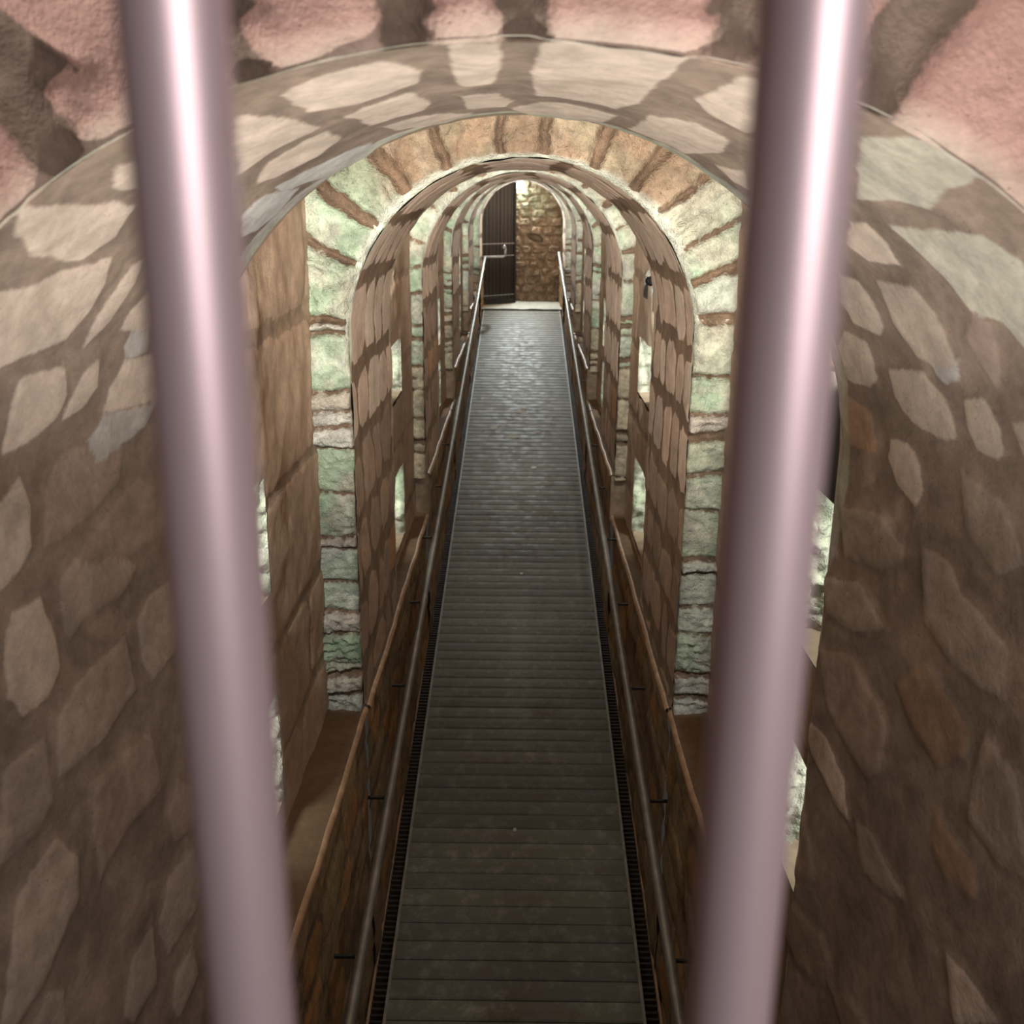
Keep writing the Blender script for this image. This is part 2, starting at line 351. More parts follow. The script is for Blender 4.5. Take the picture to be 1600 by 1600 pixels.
def courses(r, Y0, Y1, s0, s1, hmin, hmax, lmin, lmax, mort, joint, palette, cut=0.3, jit=0.012, skip=0.0, rough_from=None):
    out = []; s = s0
    while s < s1:
        h = r.uniform(hmin, hmax); y = Y0 - r.uniform(0, lmin)
        while y < Y1:
            l = r.uniform(lmin, lmax)
            rr = rough_from is not None and (abs(s) > rough_from)
            if r.random() > skip:
                out.append((palette(r, s, rr), rounded(y + joint / 2, y + l - joint / 2, s + mort / 2, s + h - mort / 2, r, cut * (1.3 if rr else 1), jit * (2 if rr else 1), r.uniform(-.1, .1) if rr else 0)))
            y += l
        s += h
    return out

def mixc(a, b, t): return tuple(a[i] * (1 - t) + b[i] * t for i in range(3))
def mulc(a, k): return tuple(x * k for x in a)

def profile(S_, W, H=0.0, sidex=0.0):
    """arc length -> x, dz below crown centre, normals. W radius, H extra crown rise"""
    t = np.clip(S_ / W, -np.pi / 2, np.pi / 2)
    r = W + H * np.cos(t) ** 2
    below = np.maximum(np.abs(S_) - W * np.pi / 2, 0)
    return r * np.sin(t), r * np.cos(t) - below, -np.sin(t), -np.cos(t)

def axis(a, b, step):
    n = max(2, int(round((b - a) / step)) + 1); return np.linspace(a, b, n)

def lining(name, Y0, Y1, W, crown, zbot, res, stones, mat, parent, seed, flare=0.0, H=0.0, disp=0.006, proud=0.004, base_c=None, warp=0.01, lit_rim=(0.03, 0.05), keepf=None, srange=None):
    zc = crown - W - H
    smax = W * np.pi / 2 + (zc - zbot)
    sr = srange or (-smax, smax)
    ys = axis(Y0, Y1, res); ss = axis(sr[0], sr[1], res)
    Yg, Sg = np.meshgrid(ys, ss, indexing='ij')
    x, z, nx, nz = profile(Sg, W, H)
    if flare:
        k = flare * (Y1 - Yg) / (Y1 - Y0)
        t = np.clip(Sg / W, -np.pi / 2, np.pi / 2)
        x = x + k * np.sin(t) ** 2 * np.sin(t); z = z + k * np.sin(t) ** 2 * np.cos(t)
    sd, col = stone_fields(Yg, Sg, stones, warp, 7.0, seed)
    d = disp * fbm(Yg * 5, Sg * 5, 1.3, 4, seed) + proud * np.clip(sd / 0.012, -1, 1)
    # ragged ends: the last centimetres crumble
    P = np.stack([x + nx * d, Yg, zc + z + nz * d], -1)
    e = 0.018 * fbm(Sg * 7, Sg * 0 + 3, 0.2, 4, seed + 9)
    P[..., 1] += np.where(Yg > Y1 - res * .6, e, 0)
    # lit edge rims painted into the colour as a pale band with algae green
    if lit_rim:
        edge = np.minimum(np.abs(Yg - Y0) / lit_rim[0], np.abs(Y1 - Yg) / lit_rim[1]) + 0.5 * fbm(Yg * 14, Sg * 6, 2, 3, seed + 3)
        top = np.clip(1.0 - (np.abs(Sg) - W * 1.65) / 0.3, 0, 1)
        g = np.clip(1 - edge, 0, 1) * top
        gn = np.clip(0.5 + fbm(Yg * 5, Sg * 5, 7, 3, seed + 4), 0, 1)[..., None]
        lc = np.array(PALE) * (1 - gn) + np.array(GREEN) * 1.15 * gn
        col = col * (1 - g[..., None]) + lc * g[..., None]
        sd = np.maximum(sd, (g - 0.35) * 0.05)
    keep = None
    if keepf is not None:
        yc = (Yg[:-1, :-1] + Yg[1:, 1:]) / 2; sc = (Sg[:-1, :-1] + Sg[1:, 1:]) / 2
        zz = (P[:-1, :-1, 2] + P[1:, 1:, 2]) / 2
        keep = keepf(yc, sc, zz)
    me = grid_mesh(name, P, {'sd': sd, 'kc': col}, keep, flip=True)
    return link(name, me, mat, parent)

ZTOP = 0.16      # recess ceiling above the arch crown
def box_r(t, W, Wo):
    return np.minimum(Wo / np.maximum(np.abs(np.sin(t)), 1e-4), (W + ZTOP) / np.maximum(np.cos(t), 1e-4))

def ring_face(name, Y, W, Wo, crown, zbot, res, joints, cols, mat, parent, seed, relief=0.012, rough=None, Ho=0.12):
    """voussoirs of an arch front: joints are arc positions (centre, half width)"""
    zc = crown - W
    smax = W * np.pi / 2 + (zc - zbot)
    ss = axis(-smax, smax, res); rr = axis(W, Wo + 0.03, res)
    rr = np.concatenate([[W + 0.02, W + 0.001], rr])
    Sg, Rg = np.meshgrid(ss, rr, indexing='ij')
    t = np.clip(Sg / W, -np.pi / 2, np.pi / 2); below = np.maximum(np.abs(Sg) - W * np.pi / 2, 0)
    rel = (Rg - W) / (Wo + .03 - W)
    R = np.where(rel > .012, W + rel * (box_r(t, W, Wo + .02) - W), Rg)
    # wobble of the joints across the ring
    Sw = Sg + 0.02 * fbm(Sg * 9, R * 13, 0.3, 4, seed) + (R - W) * 0.06 * np.sin(Sg * 9)
    js = sorted(joints)
    sd = np.full(Sg.shape, 0.2); sid = np.zeros(Sg.shape, int)
    for k, (c, hw) in enumerate(js):
        sd = np.minimum(sd, np.abs(Sw - c) - hw); sid += (Sw > c)
    r = random.Random(seed)
    st = [cols(r, k, (js[k - 1][0] if k else -smax), (js[k][0] if k < len(js) else smax)) for k in range(len(js) + 1)]
    colr = np.array([s[0] for s in st])[sid]; out = np.array([s[1] for s in st])[sid]; rg = np.array([s[2] for s in st])[sid]
    g2 = np.array([s[3] for s in st])[sid]
    # algae patches
    ga = np.clip((fbm(Sg * 7, R * 7, 5.5, 5, seed + 2) + 0.15) * 2.6, 0, 1) * g2
    wh = np.clip((fbm(Sg * 11, R * 9, 3.5, 5, seed + 22) - 0.25) * 3, 0, 1) * .7
    col = colr * (1 - ga[..., None]) + np.array(GREEN) * ga[..., None]
    col = col * (1 - wh[..., None]) + np.array((0.66, 0.56, 0.44)) * wh[..., None]
    tin = np.clip((np.abs(Sg) - .45) / .2, 0, 1)[..., None]
    col = col * (np.array((0.64, 0.60, 0.57)) * (1 - tin) + np.array((0.74, 0.80, 0.80)) * tin)
    coarse = fbm(Sg * 16, R * 9, 0.5, 5, seed + 1, ridge=True); finer = fbm(Sg * 60, R * 36, 2.5, 3, seed + 6)
    dish = fbm(Sg * 4, Rg * 4, 8.5, 2, seed + 8)
    prof_ = np.clip(sd / 0.012, -1, 1) * 0.5 + 0.5
    d = prof_ * (out + 0.025) + relief * 2.4 * rg * (coarse * 0.9 + finer * 0.7) * (0.3 + 0.7 * prof_) + 0.008 * dish
    inner = 0.007 * fbm(Sg * 12, Sg * 0, 1.5, 4, seed + 11)
    x = (R + inner * (1 - np.clip(rel * 3, 0, 1))) * np.sin(t); z = zc + (R + inner) * np.cos(t) - below
    # worn inner arris, coloured pale as if catching light
    arc = np.clip(1.15 - (np.abs(Sg) - W * 1.45) / 0.25, 0, 1)
    q = np.clip(1 - (Rg - W) / (0.02 if Y < 5 else 0.016), 0, 1) * arc
    d = d * (1 - q * .7) - 0.02 * q ** 2
    ql = np.clip(q * 1.6 + 0.5 * fbm(Sg * 14, Rg * 20, 6, 3, seed + 12), 0, 1) * (q > 0)
    lc = np.array((0.66, 0.68, 0.58))
    col = col * (1 - ql[..., None]) + lc * ql[..., None]
    sd = np.where(ql > .75, .03, sd)
    P = np.stack([x, Y - d, z], -1)
    P[:, 0, 1] = Y + 0.09; P[:, 1, 1] = Y + 0.008 + .02 * arc[:, 0]
    me = grid_mesh(name, P, {'sd': sd - 0.001, 'kc': col}, None, flip=True)
    return link(name, me, mat, parent)

def back_face(name, Y, W, Wo, crown, zbot, mat, parent, Ho=0.12):
    zc = crown - W
    smax = W * np.pi / 2 + (zc - zbot)
    ss = axis(-smax, smax, 0.06); rr = np.array([W, (W + Wo) / 2, Wo + 0.03])
    Sg, Rg = np.meshgrid(ss, rr, indexing='ij')
    t = np.clip(Sg / W, -np.pi / 2, np.pi / 2); below = np.maximum(np.abs(Sg) - W * np.pi / 2, 0)
    rel = (Rg - W) / (Wo + .03 - W); R = W + rel * (box_r(t, W, Wo + .02) - W)
    P = np.stack([R * np.sin(t), Y + 0 * Sg, zc + R * np.cos(t) - below], -1)
    me = grid_mesh(name, P, {'sd': Sg * 0 + 0.1, 'kc': np.zeros(Sg.shape + (3,)) + np.array((0.34, 0.27, 0.2))}, None)
    return link(name, me, mat, parent)

# ------------------------------------------------------------------ palettes
def pal_vault(r, s, rr):
    if rr:
        c = mixc((0.50, 0.37, 0.28), (0.40, 0.30, 0.22), r.random())
        if r.random() < 0.15: c = (0.5, 0.29, 0.15)
    else:
        c = mixc(mulc(BEIGE, 1.05), (0.70, 0.54, 0.43), r.random())
    return mulc(c, r.uniform(0.85, 1.1))

def pal_low(r, s, rr):
    c = mixc((0.34, 0.23, 0.12), (0.26, 0.18, 0.11), r.random())
    if r.random() < 0.25: c = (0.38, 0.2, 0.08)
    return mulc(c, r.uniform(0.8, 1.25))

KIND = {0: BEIGE, 1: (0.60, 0.58, 0.48), 2: (0.60, 0.46, 0.39), 3: (0.62, 0.40, 0.25), 4: (0.68, 0.68, 0.65)}
near = []
for tone, kind, poly in NEAR_STONES:
    base = KIND[kind]
    c = mixc(mulc(MORTAR, 1.0), base, tone if tone > .6 else tone * .95)
    near.append((c, poly))
r0 = random.Random(3)
cent = np.array([np.mean(p, 0) for _, _, p in NEAR_STONES])
ext = [(min(q[0] for q in p) - .03, max(q[0] for q in p) + .03, min(q[1] for q in p) - .03, max(q[1] for q in p) + .03) for _, _, p in NEAR_STONES]
for c, poly in courses(r0, 1.22, 2.25, -3.0, 3.0, 0.2, 0.3, 0.18, 0.34, 0.06, 0.035, pal_vault, 0.4, 0.015, 0.1, 0.95):
    q = np.array(poly); a0, b0 = q.min(0); a1, b1 = q.max(0)
    if any(a0 < e[1] and a1 > e[0] and b0 < e[3] and b1 > e[2] for e in ext): continue
    near.append((mulc(mixc(MORTAR, c, 0.5), 1.0), poly))

# ------------------------------------------------------------------ arches
def arch(k, label):
    Y0, Y1, W, crown = SEG[k]
    root = empty('stone_arch', (0, Y0, LEDGE[min(k, 5)]))
    tag(root, label, 'stone arch', 'stone arches spanning the gallery')
    inv = Matrix.Translation(-root.location)
    zb = LEDGE[k] - 0.02 if k else -2.3
    kids = []
    if k == 0:
        kids.append(lining('vault_lining', Y0, Y1, W, crown, -2.3, 0.008, near, M_near, root, 11, flare=0.14, disp=0.010, proud=0.0025, warp=0.008, lit_rim=(0.0005, 0.09)))
    else:
        res = (0.014, 0.02, 0.03, 0.035, 0.04)[k - 1]
        r = random.Random(40 + k)
        st = courses(r, Y0, Y1, -3.2, 3.2, 0.27, 0.38, 0.2, 0.42, 0.07, 0.028, pal_vault, 0.22, 0.014, 0.0, 1.55)
        kids.append(lining('vault_lining', Y0, Y1, W, crown, zb, res, st, M_vault, root, 20 + k, disp=0.012, proud=0.003, warp=0.03, lit_rim=(0.05, 0.07)))
        Wo = REC[k - 1]
        if k == 1:
            # joints of the first arch follow the photographed courses
            zc = crown - W; sp = W * math.pi / 2
            def sz(z): return sp + (zc - z)
            jl = [(-.08, .012), (-.29, .016), (-.46, .022), (-.63, .024), (-.80, .014), (-1.02, .012)]
            jr = [(.075, .018), (.27, .020), (.43, .018), (.565, .009), (.73, .008), (.86, .014), (1.0, .012)]
            for z, h in ((-.50, .008), (-.73, .006), (-.815, .004), (-.885, .007), (-.98, .006), (-1.165, .006), (-1.354, .005), (-1.40, .005), (-1.56, .009), (-1.70, .005), (-1.796, .004), (-1.98, .012), (-2.08, .01)):
                jl.append((-sz(z), h))
            for z, h in ((-.455, .006), (-.66, .007), (-.816, .006), (-.91, .022), (-1.07, .008), (-1.225, .006), (-1.44, .008), (-1.50, .006), (-1.66, .006), (-1.79, .006), (-1.98, .012), (-2.08, .01)):
                jr.append((sz(z), h))
            joints = jl + jr
            def cols(r, i, a, b):
                m = (a + b) / 2; w_ = b - a
                if abs(m) < 0.5: return (mulc((0.50, 0.37, 0.26), r.uniform(.85, 1.08)), r.uniform(0, .012), 0.6, 0.3)
                if w_ < 0.11: return (mixc((0.62, 0.50, 0.42), (0.70, 0.66, 0.6), r.random()), r.uniform(.005, .03), 1.1, 0.1)
                g = r.choice((1.0, .9, .6, .3))
                return (mixc((0.58, 0.52, 0.40), (0.64, 0.61, 0.54), r.random()), r.uniform(-.005, .02), r.choice((.45, .6, 1.3)), g)
            kids.append(ring_face('voussoir_ring', Y0, W, Wo, crown, zb, 0.0065, joints, cols, M_ring, root, 77))
        else:
            joints = []; s = -3.2; rr = random.Random(90 + k)
            while s < 3.2:
                s += rr.uniform(.14, .24) if abs(s) < 1.1 else rr.choice((rr.uniform(.05, .09), rr.uniform(.15, .27)))
                joints.append((s, rr.choice((.006, .008, .016)) if abs(s) > .6 else .02))
            def cols(r, i, a, b):
                m = (a + b) / 2
                if abs(m) < 0.35: return (mulc((0.6, 0.5, 0.38), r.uniform(.85, 1.1)), r.uniform(0, .012), 0.5, 0.4)
                if abs(m) > 1.7: return (mulc((0.66, 0.52, 0.38), r.uniform(.85, 1.1)), r.uniform(0, .02), 0.8, 0.15)
                return (mixc((0.56, 0.5, 0.38), (0.64, 0.6, 0.52), r.random()), r.uniform(0, .02), r.choice((.5, 1.0)), r.choice((1.0, .8, .4)))
            kids.append(ring_face('voussoir_ring', Y0, W, Wo, crown, zb, (0, 0, .012, .016, .02, .025)[k], joints, cols, M_ring, root, 70 + k))
    kids.append(back_face('rear_face', Y1 - 0.004, W, REC[k], crown, zb, M_rec, root))
    for o in kids: o.matrix_parent_inverse = inv
    return root

LAB = ['nearest stone arch, its beige and brown stones filling the picture edges behind the bars',
       'second stone arch, its front ring of green-stained voussoirs brightly lit all round',
       'third stone arch along the gallery, a narrower lit ring inside the second one',
       'fourth stone arch along the gallery, thin lit ring with strong green algae on its left',
       'fifth stone arch along the gallery, slim pale ring just before the last one',
       'last and smallest stone arch, framing the dark door and the rough end wall']
for k in range(6): arch(k, LAB[k])

# pink front of the nearest arch, facing the visitor
def front_wall():
    Y0, Y1, W, crown = SEG[0]; zc = crown - W
    ss = axis(-2.6, 2.6, 0.012); rr = np.concatenate([[0], axis(0.012, 0.5, 0.012), axis(0.56, 1.3, 0.1)])
    Sg, Q = np.meshgrid(ss, rr, indexing='ij')
    t = np.clip(Sg / W, -np.pi / 2, np.pi / 2); below = np.maximum(np.abs(Sg) - W * np.pi / 2, 0)
    R = W + 0.14 * np.sin(t) ** 2 + Q
    x = R * np.sin(t); z = zc + R * np.cos(t) - below
    sd = np.full(x.shape, 0.05)
    wx = x + 0.008 * fbm(x * 14, z * 14, 1, 3, 5); wz = z + 0.008 * fbm(x * 14, z * 14, 4, 3, 6)
    for J in FRONT_JOINTS:
        # carry each joint on outwards beyond the top of the picture
        sd = np.minimum(sd, -poly_sd(wx, wz, J))
    an = np.arctan2(x, z + 0.30)
    ca = []
    for J in FRONT_JOINTS:
        q = np.array(J); top = q[np.argsort(-q[:, 1])][:2].mean(0); ca.append((math.atan2(top[0], top[1] + 0.30), top[1]))
    for a, zt in ca:
        rad = np.hypot(x, z + .30)
        sd = np.where(z > zt - 0.02, np.minimum(sd, np.abs(an - a) * rad - 0.028), sd)
    lo = np.abs(Sg) > 1.15
    band = np.abs(np.mod(z + 0.02 * fbm(x * 5, z * 5, 2, 3, 8), 0.32) - 0.16) - 0.02
    sd = np.where(lo, np.minimum(sd, band), sd)
    side = np.clip((np.abs(x) - 0.1) / 0.5, 0, 1)
    rough = 0.5 + 0.5 * np.clip(x / 0.5, 0, 1)
    d = 0.012 * np.clip(sd / 0.012, -1, 1) + 0.012 * fbm(x * 6, z * 6, 1, 4, 3) + 0.006 * rough * fbm(x * 40, z * 40, 5, 3, 4) * (sd > 0)
    ed = np.clip(1 - Q / 0.03, 0, 1)
    d = d - 0.03 * ed ** 2
    col = np.zeros(x.shape + (3,)) + np.array(PINK)
    mot = np.clip(0.5 + 0.5 * fbm(x * 5, z * 5, 6, 4, 12), 0, 1)[..., None]
    col = col * (1 - .35 * mot) + np.array((0.62, 0.47, 0.40)) * .35 * mot
    eb = np.clip(1 - Q / 0.035 + 0.5 * fbm(x * 25, z * 25, 3, 3, 13), 0, 1)[..., None]
    col = col * (1 - eb) + np.array((0.64, 0.53, 0.44)) * eb
    P = np.stack([x, Y0 - d, z], -1)
    P[:, 0, 1] = Y0 + 0.004
    me = grid_mesh('wall_front', P, {'sd': sd, 'kc': col}, None, flip=True)
    tag(link('wall_front', me, M_front), kind='structure')
front_wall()

# ------------------------------------------------------------------ recesses between the arches: walls, small windows, vaults
WIN = {  # bay: side -> (y0, y1, ((ztop, zbottom), ...))
    0: {-1: (2.3, 3.22, ((-.86, -1.27), (-1.64, -2.06))), 1: (2.3, 2.93, ((-.73, -1.25), (-1.56, -1.99)))},
    1: {-1: (5.5, 6.4, ((-.80, -1.14), (-1.60, -2.08))), 1: (5.5, 6.55, ((-.80, -1.16), (-1.58, -2.10)))},
}
for b_ in (2, 3, 4):
    y0 = SEG[b_][1] + .08; y1 = SEG[b_ + 1][0] - .6; L_ = LEDGE[b_]
    WIN[b_] = {s: (y0, y1, ((L_ + 1.05, L_ + .62), (L_ + .5, L_ + .06))) for s in (-1, 1)}
WIN[5] = {}

def window_niche(b, side, Wo, y0, y1, zt, zb, n):
    depth = 0.34
    root = empty('window_%d' % n, (side * Wo, y1, zb)); root['kind'] = 'structure'
    inv = Matrix.Translation(-root.location)
    res = 0.01 if b == 0 else 0.016
    # far jamb: rough lit rock that faces the visitor
    xs = axis(Wo - 0.004, Wo + depth, res); zs = axis(zb, zt, res)
    X, Z = np.meshgrid(xs, zs, indexing='ij')
    sd_ = n * 3
    d = 0.05 * fbm(X * 20, Z * 16, 1, 5, sd_, ridge=True) + 0.012 * fbm(X * 60, Z * 60, 1, 2, sd_ + 1)
    d = np.where(X < Wo + .003, np.minimum(d, 0), d)
    P = np.stack([side * X, y1 - d, Z], -1)
    g = np.clip(0.55 + fbm(X * 4, Z * 4, 3, 3, sd_ + 2), 0, 1)[..., None]
    col = np.array((0.62, 0.58, 0.5)) * (1 - g) + np.array(GREEN) * g
    me = grid_mesh('rough_jamb', P, {'sd': X * 0 + .03, 'kc': col}, None, flip=(side > 0))
    j = link('rough_jamb', me, M_rock, root); j.matrix_parent_inverse = inv
    m = MB(); a, c = side * Wo, side * (Wo + depth); cc = (0.34, 0.26, 0.18)
    for pts in (((a, y0, zt), (a, y1, zt), (c, y1, zt), (c, y0, zt)), ((a, y0, zb), (a, y1, zb), (c, y1, zb), (c, y0, zb)),
                ((c, y0, zb), (c, y1, zb), (c, y1, zt), (c, y0, zt)), ((a, y0, zb), (a, y0, zt), (c, y0, zt), (c, y0, zb))):
        m.quad(pts, cc)
    o = m.build('reveal', M_revl, root); o.matrix_parent_inverse = inv
    # lamp tucked into the near corner of the niche
    area('niche_light', (side * (Wo + 0.17), y1 - 0.30, zt - 0.03), (side * (Wo + 0.06), y1, zb + .12), 0.10, 0.03, NICHE_W[b], COOL, 110)

M_riser = flat_mat('step_riser_stone', (0.19, 0.135, 0.09), 0.85, 0, 0.35, 14, 0.006)
M_revl = flat_mat('window_reveal_stone', (0.34, 0.26, 0.18), 0.85, 0, 0.25, 9, 0.004)
NICHE_W = [0.4, 0.36, 0.36, 0.36, 0.36]
wn = 1
for b in range(6):
    Y0 = SEG[b][1]; Y1 = SEG[b + 1][0] + 0.02 if b < 5 else END_Y
    W0 = REC[b]; crown = max(SEG[b][3], SEG[min(b + 1, 5)][3]); Hc = 0.12
    Wr = W0; zbot = LEDGE[b]; sp = Wr * math.pi / 2
    cr = SEG[b][3] - SEG[b][2] + Wr + Hc
    res = (0.016, 0.02, 0.03, 0.04, 0.05, 0.05)[b]
    r = random.Random(60 + b)
    def palr(r, s, rr): return mulc(mixc((0.40, 0.30, 0.22), (0.46, 0.33, 0.24), r.random()), r.uniform(.9, 1.08))
    st = courses(r, Y0 - .3, Y1 + .1, -3.4, 3.4, 0.4, 0.55, 0.9, 1.6, 0.05, 0.03, palr, 0.15, 0.02)
    zc = cr - Wr - Hc; smax = sp + (zc - zbot)
    zt0 = SEG[b][3] + ZTOP + .02
    def plane_(name, P0, U, V, nu, nv, nrm, seed, keepf=None, flip=False):
        us = np.linspace(0, 1, nu); vs = np.linspace(0, 1, nv)
        A, B = np.meshgrid(us, vs, indexing='ij')
        P = np.array(P0) + A[..., None] * np.array(U) + B[..., None] * np.array(V)
        q1 = P[..., 1]; q2 = P[..., 2] if abs(nrm[0]) > .5 else P[..., 0] + 9
        r = random.Random(seed)
        st = courses(r, Y0 - .3, Y1 + .1, q2.min() - .2, q2.max() + .2, 0.4, 0.55, 0.9, 1.6, 0.05, 0.03, palr, 0.15, 0.02)
        sd, col = stone_fields(q1, q2, st, 0.03, 7, seed)
        d = 0.012 * fbm(q1 * 5, q2 * 5, 1, 4, seed) + .003 * np.clip(sd / .012, -1, 1)
        P = P + d[..., None] * np.array(nrm)
        keep = keepf((P[:-1, :-1] + P[1:, 1:]) / 2) if keepf else None
        me = grid_mesh(name, P, {'sd': sd, 'kc': col}, keep, flip=flip)
        return tag(link(name, me, M_rec), kind='structure')
    def palr(r, s, rr): return mulc(mixc((0.40, 0.30, 0.22), (0.46, 0.33, 0.24), r.random()), r.uniform(.9, 1.08))
    for side in (-1, 1):
        wv = WIN[b].get(side)
        def keepf(Q, wv=wv):
            k = np.ones(Q.shape[:2], bool)
            if wv:
                for zt, zb in wv[2]:
                    k &= ~((Q[..., 1] > wv[0]) & (Q[..., 1] < wv[1]) & (Q[..., 2] < zt) & (Q[..., 2] > zb))
            return k
        plane_('wall_left' if side < 0 else 'wall_right', (side * Wr, Y0, zbot), (0, Y1 - Y0, 0), (0, 0, zt0 - zbot), int((Y1 - Y0) / res), int((zt0 - zbot) / res), (-side, 0, 0), 30 + b * 2 + (side > 0), keepf, flip=(side > 0))
        if wv:
            for zt, zb in wv[2]:
                window_niche(b, side, Wr, wv[0], wv[1], zt, zb, wn); wn += 1
    zc1 = max(zt0, SEG[min(b + 1, 5)][3] + ZTOP + .02)
    plane_('ceiling', (-Wr, Y0, zt0), (0, Y1 - Y0, zc1 - zt0), (2 * Wr, 0, 0), int((Y1 - Y0) / max(res, .03)), int(2 * Wr / max(res, .03)), (0, 0, -1), 50 + b, flip=True)

# ------------------------------------------------------------------ low walls below the ledges, ledges, floor
tn = 1
for b in range(6):
    ya = SEG[b][0] if b else 1.22
    yb = SEG[b + 1][0] if b < 5 else END_Y
    if b == 5: ya = SEG[5][0]
    wl = SEG[b][2] - 0.012 if b else 0.69
    for side in (-1, 1):
        res = 0.02 if b < 2 else 0.035
        ys = axis(ya, yb, res); vs = axis(0, 1, res / 1.6 if b < 2 else 0.03)
        Yg, V = np.meshgrid(ys, vs, indexing='ij')
        fz = -4.207 + 0.157 * np.minimum(Yg, 16.5) - 0.12
        Zg = LEDGE[b] + 0.0 + (fz - LEDGE[b]) * V
        r = random.Random(200 + b * 2 + side)
        st = courses(r, ya - .2, yb + .2, -4.4, -0.7, 0.14, 0.24, 0.25, 0.5, 0.03, 0.03, pal_low, 0.35, 0.02)
        sd, col = stone_fields(Yg, Zg, st, 0.03, 5, 300 + b + side)
        d = 0.012 * fbm(Yg * 4, Zg * 6, 1, 4, 31 + b) + 0.004 * np.clip(sd / .015, -1, 1)
        P = np.stack([side * (wl - d), Yg, Zg], -1)
        me = grid_mesh('wall', P, {'sd': sd, 'kc': col}, None, flip=(side < 0))
        tag(link('wall_left' if side < 0 else 'wall_right', me, M_low), kind='structure')
        # ledge: a worn lip along the top of the low wall, running back into the recess
        xs = np.array([wl + 0.004, wl - 0.012, wl - 0.022, wl - 0.018, wl - 0.004, wl + 0.03, REC[b] + 0.03])
        zs = np.array([-0.035, -0.03, -0.012, 0.0, 0.008, 0.012, 0.02])
        yy = axis(ya, yb, 0.03)
        Yq, I = np.meshgrid(yy, np.arange(7), indexing='ij')
        wob = 0.005 * fbm(Yq * 4, Yq * 0 + side, b, 3, 17)
        P = np.stack([side * (xs[I] + wob), Yq, LEDGE[b] + zs[I] + wob * .6], -1)
        me = grid_mesh('trim', P, {'sd': Yq * 0 + .1, 'kc': np.zeros(Yq.shape + (3,)) + np.array((0.17, 0.11, 0.065))}, None, flip=(side > 0))
        o = link('trim_%d' % tn, me, M_ledge); tag(o, kind='structure'); tn += 1
        me.materials.append(M_rec)
        mi = np.zeros((len(yy) - 1, 6), np.int32); mi[:, 4:] = 1
        me.polygons.foreach_set('material_index', mi.reshape(-1))
        if b and abs(LEDGE[b] - LEDGE[b - 1]) > .02:      # riser where the ledge steps up
            m = MB(); x0, x1 = sorted((side * (wl - .012), side * (REC[b - 1] + .02)))
            m.box(x0, x1, ya - .005, ya + .03, LEDGE[b - 1] - .03, LEDGE[b] - .002, c=(0.3, 0.2, 0.12))
            tag(m.build('trim_%d' % tn, M_riser), kind='structure'); tn += 1

# plinth stones at the foot of the second arch's lit ring

# floor under the ramp and the landing before the end wall
m = MB()
m.quad([(-.8, 1.0, floor_z(1.0) - .11), (.8, 1.0, floor_z(1.0) - .11), (.8, 16.5, floor_z(16.5) - .11), (-.8, 16.5, floor_z(16.5) - .11)])
m.quad([(-.8, 16.5, floor_z(16.5) - .11), (.8, 16.5, floor_z(16.5) - .11), (.8, 18, floor_z(16.5) - .11), (-.8, 18, floor_z(16.5) - .11)])
M_floor = flat_mat('damp_floor', (0.06, 0.045, 0.03), 0.6, 0, 0.4, 8, 0.004)
tag(m.build('floor', M_floor), kind='structure')
yl = 16.42
n = 40
xs = axis(-.70, .70, .035); ys = axis(yl, END_Y + .05, .035)
X, Y = np.meshgrid(xs, ys, indexing='ij')
Z = floor_z(16.5) + .012 + 0.008 * fbm(X * 6, Y * 6, 1, 3, 2)
me = grid_mesh('landing_slab', np.stack([X, Y, Z], -1), {'sd': X * 0 + .1, 'kc': np.zeros(X.shape + (3,)) + np.array((0.52, 0.50, 0.42))}, None, flip=False)
M_land = flat_mat('pale_landing_cement', (0.50, 0.49, 0.42), 0.6, 0, 0.2, 12, 0.004)
tag(link('floor', me, M_land), kind='structure')

# ------------------------------------------------------------------ ramp
def ramp_mat():
    m, nt, b = nm('worn_ramp_boards')
    kc = attr(nt, 'kc', 'Color')
    n2 = noise(nt, 3.0, 6, 0.65); n1 = noise(nt, 40, 4, 0.6); n3 = noise(nt, 11, 5, 0.7)
    c = mix(nt, maprange(nt, n3, 0.45, 0.75), (0.13, 0.125, 0.10), (0.27, 0.28, 0.245))
    c = mix(nt, maprange(nt, n2, 0.55, 0.75), c, (0.095, 0.075, 0.05))
    c = mix(nt, 1.0, c, kc, 'MULTIPLY')
    nt.links.new(c, b.inputs['Base Color'])
    nt.links.new(maprange(nt, n3, 0.35, 0.7, 0.50, 0.72), b.inputs['Roughness'])
    b.inputs['Specular IOR Level'].default_value = 0.55
    bump(nt, b, n1, 0.5, 0.002)
    return m
M_ramp = ramp_mat()
ramp = empty('ramp', (0, 3, floor_z(3)))
tag(ramp, 'long sloping wooden ramp of grey cross boards rising to the dark door', 'ramp')
inv = Matrix.Translation(-ramp.location)
sl = 0.157
m = MB(); r = random.Random(5); y = 1.6; pitch = 0.112
while y < yl - .02:
    k = r.uniform(.8, 1.15); z = floor_z(y); dz = r.uniform(-.001, .001)
    e = y + pitch - .008
    # each board has softly rounded long edges
    L = -.595; Rr = .595
    prof = [(y, -.05), (y, -.007), (y + .006, 0.0), (y + pitch * .5, .0015), (e - .006, 0.0), (e, -.007), (e, -.05)]
    for (ya, za), (yb, zb) in zip(prof[:-1], prof[1:]):
        m.quad([(L, ya, floor_z(ya) + za + dz), (Rr, ya, floor_z(ya) + za + dz), (Rr, yb, floor_z(yb) + zb + dz), (L, yb, floor_z(yb) + zb + dz)], (k, k, k))
    for xx in (L, Rr):
        m.quad([(xx, a, floor_z(a) + b_) for a, b_ in prof], (k, k, k))
    y += pitch
